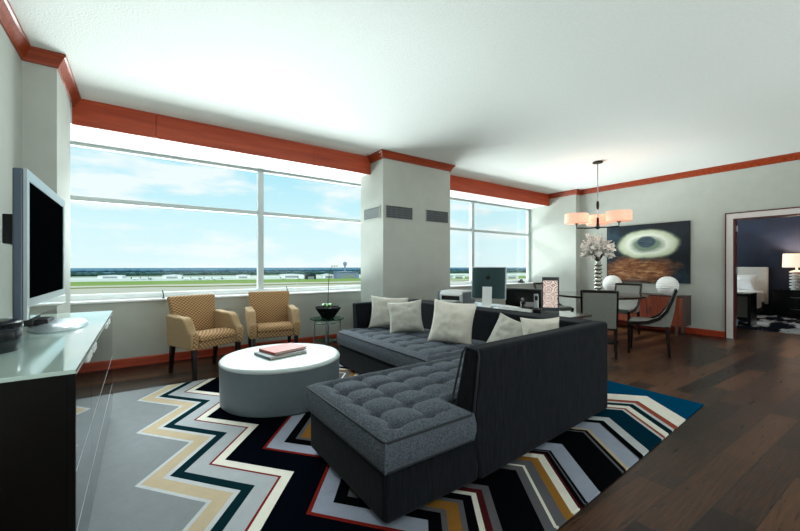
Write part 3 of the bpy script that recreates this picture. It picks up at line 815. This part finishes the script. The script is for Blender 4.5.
bm = N(); prism(bm, [(.05, 0), (-.15, 0), (-.15, .008), (-.03, .02), (-.026, .30), (-.044, .30), (-.06, .02), (-.16, .009)][0:0] or [(.06, 0), (-.16, 0), (-.16, .008), (-.075, .016), (-.052, .24), (-.036, .24), (-.05, .012), (.06, .008)], -.055, .055, 'yz')
obj('stand', bm, m_white, im, bevel=.003, seg=2)
kb = thing('keyboard', 'thin white keyboard on the desk beside the computer stand', 'keyboard', (3.36, 2.52, DZT), R_(4))
box('body', m_white, -.07, .07, -.2, .2, 0, .014, kb, bevel=.004)
bm = N()
for i in range(5):
    for j in range(14): bx(bm, -.06+i*.024, -.04+i*.024, -.19+j*.0275, -.168+j*.0275, .014, .019)
obj('keys', bm, plain('key_caps', (208, 210, 210), .5), kb)
m_paper = plain('white_paper', (240, 240, 238), .8, var=.02)
pp = box('paper_sheet', m_paper, -.10, .10, -.145, .145, 0, .003); pp.location = (3.55, 2.80, DZT); pp.rotation_euler = (0, 0, R_(-18)); tag(pp, 'white sheets of paper lying behind the keyboard', 'paper')
pr = thing('printer', 'white desktop printer with grey sides near the column', 'printer', (3.42, 3.52, DZT), R_(-72))
m_gr = plain('grey_plastic', (120, 128, 136), .45, var=.03)
bm = N(); prism(bm, [(-.15, .03), (-.16, .12), (-.12, .165), (.13, .165), (.15, .15), (.15, 0), (-.12, 0)], -.165, .165, 'yz'); obj('body', bm, m_white, pr, bevel=.012)
for s in (-1, 1): box('side_panel', m_gr, s*.165, s*.21, -.14, .145, 0, .15, pr, bevel=.012)
box('paper_slot', m_black, -.13, .13, -.162, -.10, .045, .10, pr); bm = N(); bx(bm, -.11, .11, -.24, -.13, .03, .04, Matrix.Rotation(R_(0), 4, 'X')); obj('paper_tray', bm, m_white, pr, bevel=.003)
ph = thing('cordless_phone', 'silver cordless phone standing in a black cradle on the desk', 'phone', (3.33, 2.10, DZT), R_(-50))
ph.location = (3.40, 2.30, DZT)
bm = N(); prism(bm, [(-.05, 0), (.05, 0), (.045, .03), (-.02, .045), (-.05, .03)], -.04, .04, 'yz'); obj('cradle', bm, m_black, ph, bevel=.005)
bm = N(); bx(bm, -.022, .022, -.015, .012, .03, .19, Matrix.Rotation(R_(-8), 4, 'X')); hs = obj('handset', bm, m_steel, ph, bevel=.008)
bm = N(); bx(bm, -.016, .016, -.019, -.015, .12, .165, Matrix.Rotation(R_(-8), 4, 'X')); obj('display', bm, m_black, hs)
tp = thing('desk_telephone', 'black desk telephone left of the silver cordless phone', 'phone', (3.58, 2.52, DZT), R_(-50))
bm = N(); prism(bm, [(-.09, 0), (.09, 0), (.09, .07), (-.09, .03)], -.085, .085, 'yz'); obj('body', bm, m_black, tp, bevel=.006)
bm = N(); tube(bm, [(-.06, -.08, .065), (-.06, -.05, .085), (-.06, .05, .105), (-.06, .085, .095)], [.022, .016, .016, .022], 10); obj('handset', bm, m_blackmatte, tp, smooth=True)
# lantern
def lattice_mat():
    M = MT('pierced_lantern_lattice'); sp = M.n('ShaderNodeSeparateXYZ'); M.l(M.obj(), sp.inputs[0]); X, Y, Z = sp.outputs
    u = M.math('ADD', X, Y)
    cu = M.math('SUBTRACT', M.math('FRACT', M.math('ADD', M.math('DIVIDE', u, .093), .5)), .5); cv = M.math('SUBTRACT', M.math('FRACT', M.math('DIVIDE', Z, .093)), .5)
    r = M.math('SQRT', M.math('ADD', M.math('POWER', cu, 2), M.math('POWER', cv, 2)))
    ring = M.math('LESS_THAN', M.math('ABSOLUTE', M.math('SUBTRACT', M.math('FRACT', M.math('MULTIPLY', r, 4.2)), .5)), .15)
    dots = M.n('ShaderNodeTexVoronoi'); dots.inputs['Scale'].default_value = 70; M.l(M.obj(), dots.inputs['Vector'])
    dd = M.math('LESS_THAN', dots.outputs['Distance'], .28)
    f = M.math('MAXIMUM', ring, dd)
    M.col(M.mix(f, lin(236, 214, 206), lin(112, 90, 88))); M.set(rough=.6)
    M.b.inputs['Emission Color'].default_value = lin(255, 226, 214); M.l(M.math('MULTIPLY', M.math('SUBTRACT', 1, f), .5), M.b.inputs['Emission Strength'])
    return M.m
ln = thing('lantern', 'square patterned table lantern glowing on the near end of the desk', 'lamp', (3.60, 2.26, DZT), R_(-60))
m_lf = plain('pewter_fretwork', (92, 94, 100), .4, .6, var=.25, scale=60)
box('panel', lattice_mat(), -.072, .072, -.072, .072, .035, .325, ln)
bm = N()
for a, b in ((-1, -1), (1, -1), (1, 1), (-1, 1)): bx(bm, a*.077-.005, a*.077+.005, b*.077-.005, b*.077+.005, 0, .362)
for s in (-1, 1):
    for z0, z1 in ((.012, .045), (.33, .362)):
        bx(bm, -.072, .072, s*.077-.005, s*.077+.005, z0, z1); bx(bm, s*.077-.005, s*.077+.005, -.072, .072, z0, z1)
obj('frame', bm, m_lf, ln)
box('base', m_steel, -.08, .08, -.08, .08, 0, .012, ln)
# office chair
oc = thing('office_chair', 'black low-backed office chair tucked behind the desk', 'chair', (4.02, 2.90, RZ), R_(18))
box('backrest', m_black, -.04, .02, -.235, .235, .62, .905, oc, bevel=.02)
box('seat', m_blackmatte, -.42, .02, -.24, .24, .42, .50, oc, bevel=.03)
box('back_bar', m_blackmatte, .02, .045, -.03, .03, .44, .72, oc)
bm = N(); lathe(bm, [(.03, .12), (.03, .42)], 12, (-.29, 0, 0)); obj('post', bm, m_blackmatte, oc, smooth=True, auto=40)
for i in range(5):
    a = i*2*PI/5; bm = N(); tube(bm, [(-.29, 0, .13), (-.29+.23*math.cos(a), .23*math.sin(a), .075)], [.03, .018], 8); l_ = obj('leg', bm, m_blackmatte, oc, smooth=True)
    bm = N(); lathe(bm, [(.0, 0), (.028, .01), (.03, .03), (.02, .055), (0, .06)], 12, (-.29+.23*math.cos(a), .23*math.sin(a), 0)); obj('caster', bm, m_black, l_, smooth=True)

# ------------------------------------------------------------------ dining table, chairs
TX, TYY = 6.06, 2.98
m_dtop = wood('black_table_top', (10, 9, 9), (22, 18, 17), 'x', .12, .6)
dt = thing('dining_table', 'round black pedestal dining table under the chandelier', 'table', (TX, TYY, 0))
bm = N(); lathe(bm, [(0, .715), (.66, .715), (.70, .735), (.70, .75), (0, .75)], 64); obj('table_top', bm, m_dtop, dt, smooth=True, auto=30)
bm = N(); lathe(bm, [(.10, .06), (.075, .2), (.07, .55), (.16, .70), (.16, .715)], 32); obj('pedestal', bm, m_dark, dt, smooth=True, auto=50)
bm = N(); lathe(bm, [(.30, 0), (.30, .025), (.12, .06), (.10, .06)], 40); obj('foot', bm, m_dark, dt, smooth=True, auto=40)
m_dfab = fabric('grey_dining_fabric', (112, 112, 108), (146, 146, 140), 150, (1, 1, 1), bump=.2)
def dining_chair(x, y, rz, label):
    """local: faces -y, back at +y"""
    t = thing('dining_chair', label, 'dining chair', (x, y, 0), rz, 'dining chairs around the black table')
    bm = N(); prism(bm, [(-.22, -.24), (.22, -.24), (.20, .18), (-.20, .18)], .40, .475); obj('seat', bm, m_dfab, t, bevel=.02, seg=3)
    # curved side rails sweep from the top of the back down to the seat front
    path = [(.325, .905), (.275, .76), (.215, .62), (.13, .515), (.0, .452), (-.14, .432), (-.26, .43)]
    for s in (-1, 1):
        bm = N()
        rail(bm, [(s*(.235 if q < 4 else .232), p[0], p[1]) for q, p in enumerate(path)], .028, [.03, .036, .042, .046, .05, .05, .04]); obj('side_rail', bm, m_dark, t, bevel=.004, seg=1)
    bm = N(); bx(bm, -.221, .221, .312, .34, .872, .91); obj('top_rail', bm, m_dark, t, bevel=.006)
    bm = N(); prism(bm, [(.335, .872), (.305, .64), (.255, .40), (.0, .40), (-.18, .405), (0, .445), (.125, .51), (.205, .62), (.262, .75), (.30, .872)], -.217, .217, 'yz'); obj('backrest', bm, m_dfab, t, bevel=.006, seg=2)
    bm = N(); bx(bm, -.215, .215, .222, .25, .375, .40); obj('rear_rail', bm, m_dark, t)
    for s in (-1, 1):
        bm = N(); rail(bm, [(s*.222, -.235, .42), (s*.222, -.235, .2), (s*.222, -.24, 0)], .034, [.045, .036, .026]); obj('leg', bm, m_dark, t)
        bm = N(); rail(bm, [(s*.217, .225, .41), (s*.217, .23, .22), (s*.217, .25, 0)], .034, [.05, .04, .026]); obj('leg', bm, m_dark, t)
    t.scale = (.88, .93, .98)
    return t
dining_chair(5.12, 2.49, R_(116), 'dining chair nearest the sofa, its grey back toward the camera')
dining_chair(5.77, 2.13, R_(198), 'dining chair seen in profile, on the doorway side of the black table')
dining_chair(6.92, 2.98, R_(-88), 'dining chair on the far side of the table before the sideboard')
dining_chair(6.28, 3.86, R_(-8), 'dining chair on the window side of the table, behind the lantern')

# vase of blossoms
vz = thing('blossom_vase', 'tall ribbed silver vase of white blossoms on the dining table', 'vase', (6.09, 2.98, .75))
prof = [(.05, 0)]
for i in range(8):
    z = .01+i*.062; prof += [(.035, z), (.062, z+.022), (.066, z+.03), (.062, z+.036), (.034, z+.056)]
prof += [(.045, .53), (.04, .535), (.03, .5)]
bm = N(); lathe(bm, prof, 28); obj('vase', bm, plain('mercury_glass', (186, 186, 176), .14, .85, var=.1, scale=30), vz, smooth=True)
rnd = random.Random(11)
m_blos = plain('blossom_petals', (250, 244, 238), .7, var=.04, scale=30)
bm = N(); bmw = N(); npet = 0
for b_ in range(64):
    th = rnd.uniform(0, 2*PI); ph_ = math.acos(rnd.uniform(-.55, 1)); L = rnd.uniform(.17, .29)
    tip = Vector((math.sin(ph_)*math.cos(th)*L*1.05, math.sin(ph_)*math.sin(th)*L*1.05, .73+math.cos(ph_)*L))
    tube(bmw, [(0, 0, .5), (tip.x*.3, tip.y*.3, .62), tip], [.004, .003, .002], 5)
    for f_ in range(6):
        c = Vector((0, 0, .66)).lerp(tip, rnd.uniform(.45, 1.05))+Vector([rnd.uniform(-.02, .02) for _ in range(3)])
        Rm = Matrix.Rotation(rnd.uniform(0, 6), 3, 'Z') @ Matrix.Rotation(rnd.uniform(0, 3), 3, 'X')
        for k_ in range(5):
            a = k_*2*PI/5; d_ = Vector((math.cos(a), math.sin(a), 0)); e_ = Vector((-math.sin(a), math.cos(a), 0))
            vs = [bm.verts.new(c+Rm @ q) for q in (Vector((0, 0, 0)), d_*.021+e_*.015+Vector((0, 0, .006)), d_*.040+Vector((0, 0, .014)), d_*.021-e_*.015+Vector((0, 0, .006)))]
            bm.faces.new(vs)
bl = obj('blossoms', bm, m_blos, vz); bl['kind'] = 'stuff'; s_ = bl.modifiers.new('thick', 'SOLIDIFY'); s_.thickness = .0015
obj('twigs', bmw, plain('twig_bark', (70, 54, 44), .8), vz)

# ------------------------------------------------------------------ chandelier
m_bronze = plain('dark_bronze', (34, 30, 30), .35, .6, var=.1)
m_shade = emit('glowing_drum_shade', (255, 186, 156), .60, (230, 176, 152))
ch = thing('chandelier', 'three-shade chandelier on a long rod above the dining table', 'chandelier', (6.04, 2.96, 1.82))
bm = N(); lathe(bm, [(.075, 1.055), (.075, 1.07), (.06, 1.08)], 32); obj('canopy', bm, m_bronze, ch, smooth=True, auto=40)
bm = N(); lathe(bm, [(.007, .0), (.007, 1.055)], 10); obj('rod', bm, m_steel, ch, smooth=True)
bm = N(); lathe(bm, [(.012, .30), (.022, .33), (.022, .40), (.012, .44)], 16); obj('coupling', bm, m_bronze, ch, smooth=True)
bm = N(); lathe(bm, [(.01, -.02), (.035, -.005), (.035, .025), (.02, .03), (.018, .16), (.012, .17)], 20); obj('hub', bm, m_bronze, ch, smooth=True, auto=50)
for la, de in ((-.30, .09), (.215, -.215), (.14, .26)):
    v = R3*la+F3*de
    bm = N(); tube(bm, [(0, 0, .01), (v.x*.5, v.y*.5, .004), (v.x, v.y, .01), (v.x, v.y, .07)], .011, 8); a = obj('arm', bm, m_bronze, ch, smooth=True)
    bm = N(); lathe(bm, [(.022, .07), (.03, .075), (.03, .10), (.01, .11), (.008, .17)], 16, (v.x, v.y, 0)); obj('socket', bm, m_bronze, a, smooth=True, auto=40)
    bm = N(); lathe(bm, [(.0, .085), (.17, .085), (.178, .09), (.178, .24), (.174, .24), (.174, .10), (0, .095)], 40, (v.x, v.y, 0)); obj('shade', bm, m_shade, ch, smooth=True, auto=40)
    pt = bpy.data.lights.new('chandelier_bulb', 'POINT'); pt.energy = 1.6; pt.color = (1, .78, .6); pt.shadow_soft_size = .04
    po = bpy.data.objects.new('chandelier_bulb', pt); COL.objects.link(po); po.location = Vector((6.04, 2.96, 1.82+.33))+v

# ------------------------------------------------------------------ painting and sideboard
def art_mat():
    M = MT('abstract_canvas'); sp = M.n('ShaderNodeSeparateXYZ'); M.l(M.obj(), sp.inputs[0]); Y, Z = sp.outputs['Y'], sp.outputs['Z']
    n1 = M.math('SUBTRACT', M.noise(3.0, None, 5), .5); n2 = M.noise(6, M.mapped((1, 1, 4)), 5, .65)
    def ell(yc, zc, a, b, wob):
        q = M.math('SQRT', M.math('ADD', M.math('POWER', M.math('DIVIDE', M.math('SUBTRACT', Y, yc), a), 2), M.math('POWER', M.math('DIVIDE', M.math('SUBTRACT', Z, zc), b), 2)))
        return M.math('ADD', q, M.math('MULTIPLY', n1, wob))
    d1 = ell(-.02, .17, .58, .30, .30); d2 = ell(-.02, .22, .17, .12, .2); d3 = ell(.14, -.33, .74, .30, .9)
    base = M.ramp(M.noise(2.2, None, 4), [(.3, lin(8, 13, 18)), (.52, lin(16, 30, 42)), (.75, lin(50, 74, 88))])
    br = M.ramp(n2, [(.3, lin(70, 40, 26)), (.5, lin(140, 88, 54)), (.7, lin(190, 150, 110))])
    c = M.mix(M.ramp(d3, [(.55, (1, 1, 1, 1)), (1.0, (0, 0, 0, 1))]), base, br)
    ring = M.ramp(M.math('ADD', d1, M.math('MULTIPLY', n2, .12)), [(.42, lin(120, 140, 122)), (.66, lin(236, 240, 226)), (.88, lin(196, 204, 176)), (1.0, lin(110, 122, 100))])
    c = M.mix(M.ramp(d1, [(.86, (1, 1, 1, 1)), (1.08, (0, 0, 0, 1))]), c, ring)
    c = M.mix(M.ramp(d2, [(.8, (1, 1, 1, 1)), (1.05, (0, 0, 0, 1))]), c, M.ramp(n2, [(.3, lin(30, 44, 60)), (.7, lin(84, 104, 118))]))
    M.col(c); M.set(rough=.45, spec=.3); M.bump(n2, .2, .004); return M.m
pt_ = thing('wall_painting', 'large abstract canvas with a pale ring on a dark ground above the sideboard', 'painting', (XR-.002, 3.02, 1.455))
box('canvas', art_mat(), -.035, 0, -.70, .70, -.565, .565, pt_)
box('stretcher_edge', m_blackmatte, -.03, 0, -.712, -.70, -.565, .565, pt_); box('stretcher_edge', m_blackmatte, -.03, 0, .70, .712, -.565, .565, pt_)
m_sb = wood('red_brown_walnut', (104, 48, 34), (146, 74, 54), 'z', .35, .3)
m_sbd = wood('dark_walnut_end', (52, 28, 24), (74, 40, 34), 'z', .4, .2)
sb = thing('sideboard', 'red brown wooden sideboard on steel legs under the painting', 'sideboard', (0, 0, 0))
X0, X1, Y0, Y1 = 7.56, 8.0, 2.29, 3.90
box('body', m_sbd, X0+.02, X1, Y0, Y1, .155, .665, sb, bevel=.003, seg=1); box('top', m_sbd, X0-.005, X1, Y0-.006, Y1+.006, .665, .685, sb, bevel=.003, seg=1)
for i in range(3):
    y0 = Y0+i*(Y1-Y0)/3; y1 = Y0+(i+1)*(Y1-Y0)/3
    dr = box('cabinet_door', m_sb, X0, X0+.02, y0+.003, y1-.003, .16, .66, sb, bevel=.002, seg=1)
    box('handle', m_steel, X0-.014, X0, y1-.05, y1-.04, .36, .48, dr)
for y in (Y0+.08, Y1-.12):
    for x in (X0+.05, X1-.09): box('leg', m_steel, x, x+.04, y, y+.04, 0, .155, sb)
m_globe = plain('ribbed_white_ceramic', (242, 242, 240), .5, var=.01)
for y, x, lb_ in ((2.58, 7.79, 'white ribbed globe vase at the doorway end of the sideboard'), (3.53, 7.79, 'white ribbed globe vase at the window end of the sideboard')):
    pr_ = [(.07, 0)]; n = 40
    for i in range(1, n):
        a = -PI/2+.35+(PI-.62)*i/n; r = .172*math.cos(a)+.004*math.cos(i*PI/2); pr_.append((r, .163+.172*math.sin(a)))
    pr_ += [(.045, .33), (.04, .31), (.0, .30)]
    bm = N(); lathe(bm, pr_, 40); o = obj('globe_vase', bm, m_globe, smooth=True); o.location = (x, y, .685); tag(o, lb_, 'vase', 'white globe vases on the sideboard')

# ------------------------------------------------------------------ bedroom furniture
m_linen = plain('white_bed_linen', (236, 236, 238), .8, var=.03, scale=6, bump=.2, bscale=12, bdist=.02)
m_head = plain('white_leather_headboard', (226, 222, 216), .5, var=.02)
bd = thing('bed', 'white made bed with upholstered headboard in the dark bedroom', 'bed', (0, 0, .012))
box('headboard', m_head, 12.64, 12.745, 2.08, 4.0, .25, 1.17, bd, bevel=.02)
box('bed_frame', m_blackmatte, 10.7, 12.64, 2.14, 3.94, .08, .3, bd)
for x in (10.8, 12.5):
    for y in (2.2, 3.88): box('leg', m_blackmatte, x-.03, x+.03, y-.03, y+.03, 0, .08, bd)
box('mattress', m_linen, 10.7, 12.6, 2.12, 3.96, .3, .58, bd, bevel=.06, seg=4)
bm = N(); bx(bm, 10.66, 12.0, 2.07, 4.01, .2, .61); obj('duvet', bm, m_linen, bd, bevel=.05, seg=4)
for y in (2.55, 3.35):
    o = pillow((12.38, y, .80), .33, .22, .10, R_(-90), R_(-24), m_linen, 'white bed pillow against the headboard, %s' % ('nearest the bedside lamp' if y < 3 else 'at the window side'), 20+y); o['group'] = 'bed pillows'; o.name = 'bed_pillow'
bn = thing('bedroom_bench', 'dark framed bench with grey upholstered end at the foot of the bed', 'bench', (10.15, 1.87, .012))
bm = N(); bx(bm, -.24, .24, 0, .05, 0, .64); bx(bm, -.24, .24, 1.35, 1.4, 0, .64); bx(bm, -.24, .24, .05, 1.35, .58, .64); bx(bm, -.24, .24, .05, 1.35, .1, .16); obj('frame', bm, m_black, bn)
bm = N(); bx(bm, -.2, .2, .05, 1.35, .16, .58); obj('upholstered_panel', bm, m_dfab, bn)
ns = thing('nightstand', 'black bedside cabinet under the glowing lamp', 'nightstand', (12.42, 1.55, .012))
box('body', m_black, -.26, .28, -.36, .36, .06, .62, ns, bevel=.004); box('top', m_black, -.28, .28, -.38, .38, .62, .645, ns); box('plinth', m_blackmatte, -.22, .24, -.3, .3, 0, .06, ns)
for z in (.08, .35): dw = box('drawer', m_black, -.275, -.26, -.34, .34, z, z+.25, ns); box('handle', m_steel, -.285, -.275, -.08, .08, z+.12, z+.13, dw)
bl_ = thing('bedside_lamp', 'white stacked-disc lamp with glowing drum shade on the nightstand', 'lamp', (12.40, 1.56, .657))
prf = [(.10, 0), (.10, .02)]
for i in range(6): prf += [(.07, .03+i*.07), (.12, .045+i*.07), (.12, .075+i*.07), (.07, .09+i*.07)]
bm = N(); lathe(bm, prf+[(.02, .46), (.02, .54)], 28); obj('lamp_base', bm, m_globe, bl_, smooth=True, auto=50)
bm = N(); lathe(bm, [(.235, .52), (.225, .84), (.221, .84), (.231, .52)], 40); obj('lamp_shade', bm, emit('bedside_shade', (255, 226, 200), .85), bl_, smooth=True, auto=40)
pt = bpy.data.lights.new('bedside_bulb', 'POINT'); pt.energy = 60; pt.color = (1, .82, .66); pt.shadow_soft_size = .04
po = bpy.data.objects.new('bedside_bulb', pt); COL.objects.link(po); po.location = (12.40, 1.56, 1.33)
def bcarpet():
    M = MT('navy_white_carpet'); n_ = M.noise(1.6, M.mapped((1, 2.2, 1)), 4, .55)
    M.col(M.ramp(n_, [(.5, lin(14, 20, 34)), (.56, lin(214, 216, 222))])); M.set(rough=1, spec=.05); return M.m
tag(box('bedroom_carpet', bcarpet(), 9.45, 12.74, -3.6, 4.95, 0, .012), 'navy carpet with white cloud pattern in the bedroom', 'carpet')

# ------------------------------------------------------------------ small things on the window sill
for x, y, lb_ in ((.235, 5.46, 'thin dark rod on the sill behind the left armchair'), (1.80, 5.46, 'thin dark rod on the sill behind the right armchair')):
    t = thing('blind_rod', lb_, 'rod', (x, y, .80), 0)
    bm = N(); tube(bm, [(0, 0, .004), (.0, 0, .05), (-.012, .0, .10)], .006, 8); obj('shaft', bm, m_blackmatte, t, smooth=True)
    bm = N(); lathe(bm, [(.018, 0), (.018, .006), (.008, .01)], 16); obj('foot', bm, m_blackmatte, t, smooth=True)
sp_ = thing('sill_telephone', 'small dark object on the sill at the right window corner', 'telephone', (7.55, 5.52, .80), R_(20))
box('body', m_blackmatte, -.09, .09, -.06, .06, 0, .04, sp_, bevel=.01)
bm = N(); tube(bm, [(-.08, 0, .05), (-.05, 0, .075), (.05, 0, .075), (.08, 0, .05)], [.022, .016, .016, .022], 10); obj('handset', bm, m_black, sp_, smooth=True)
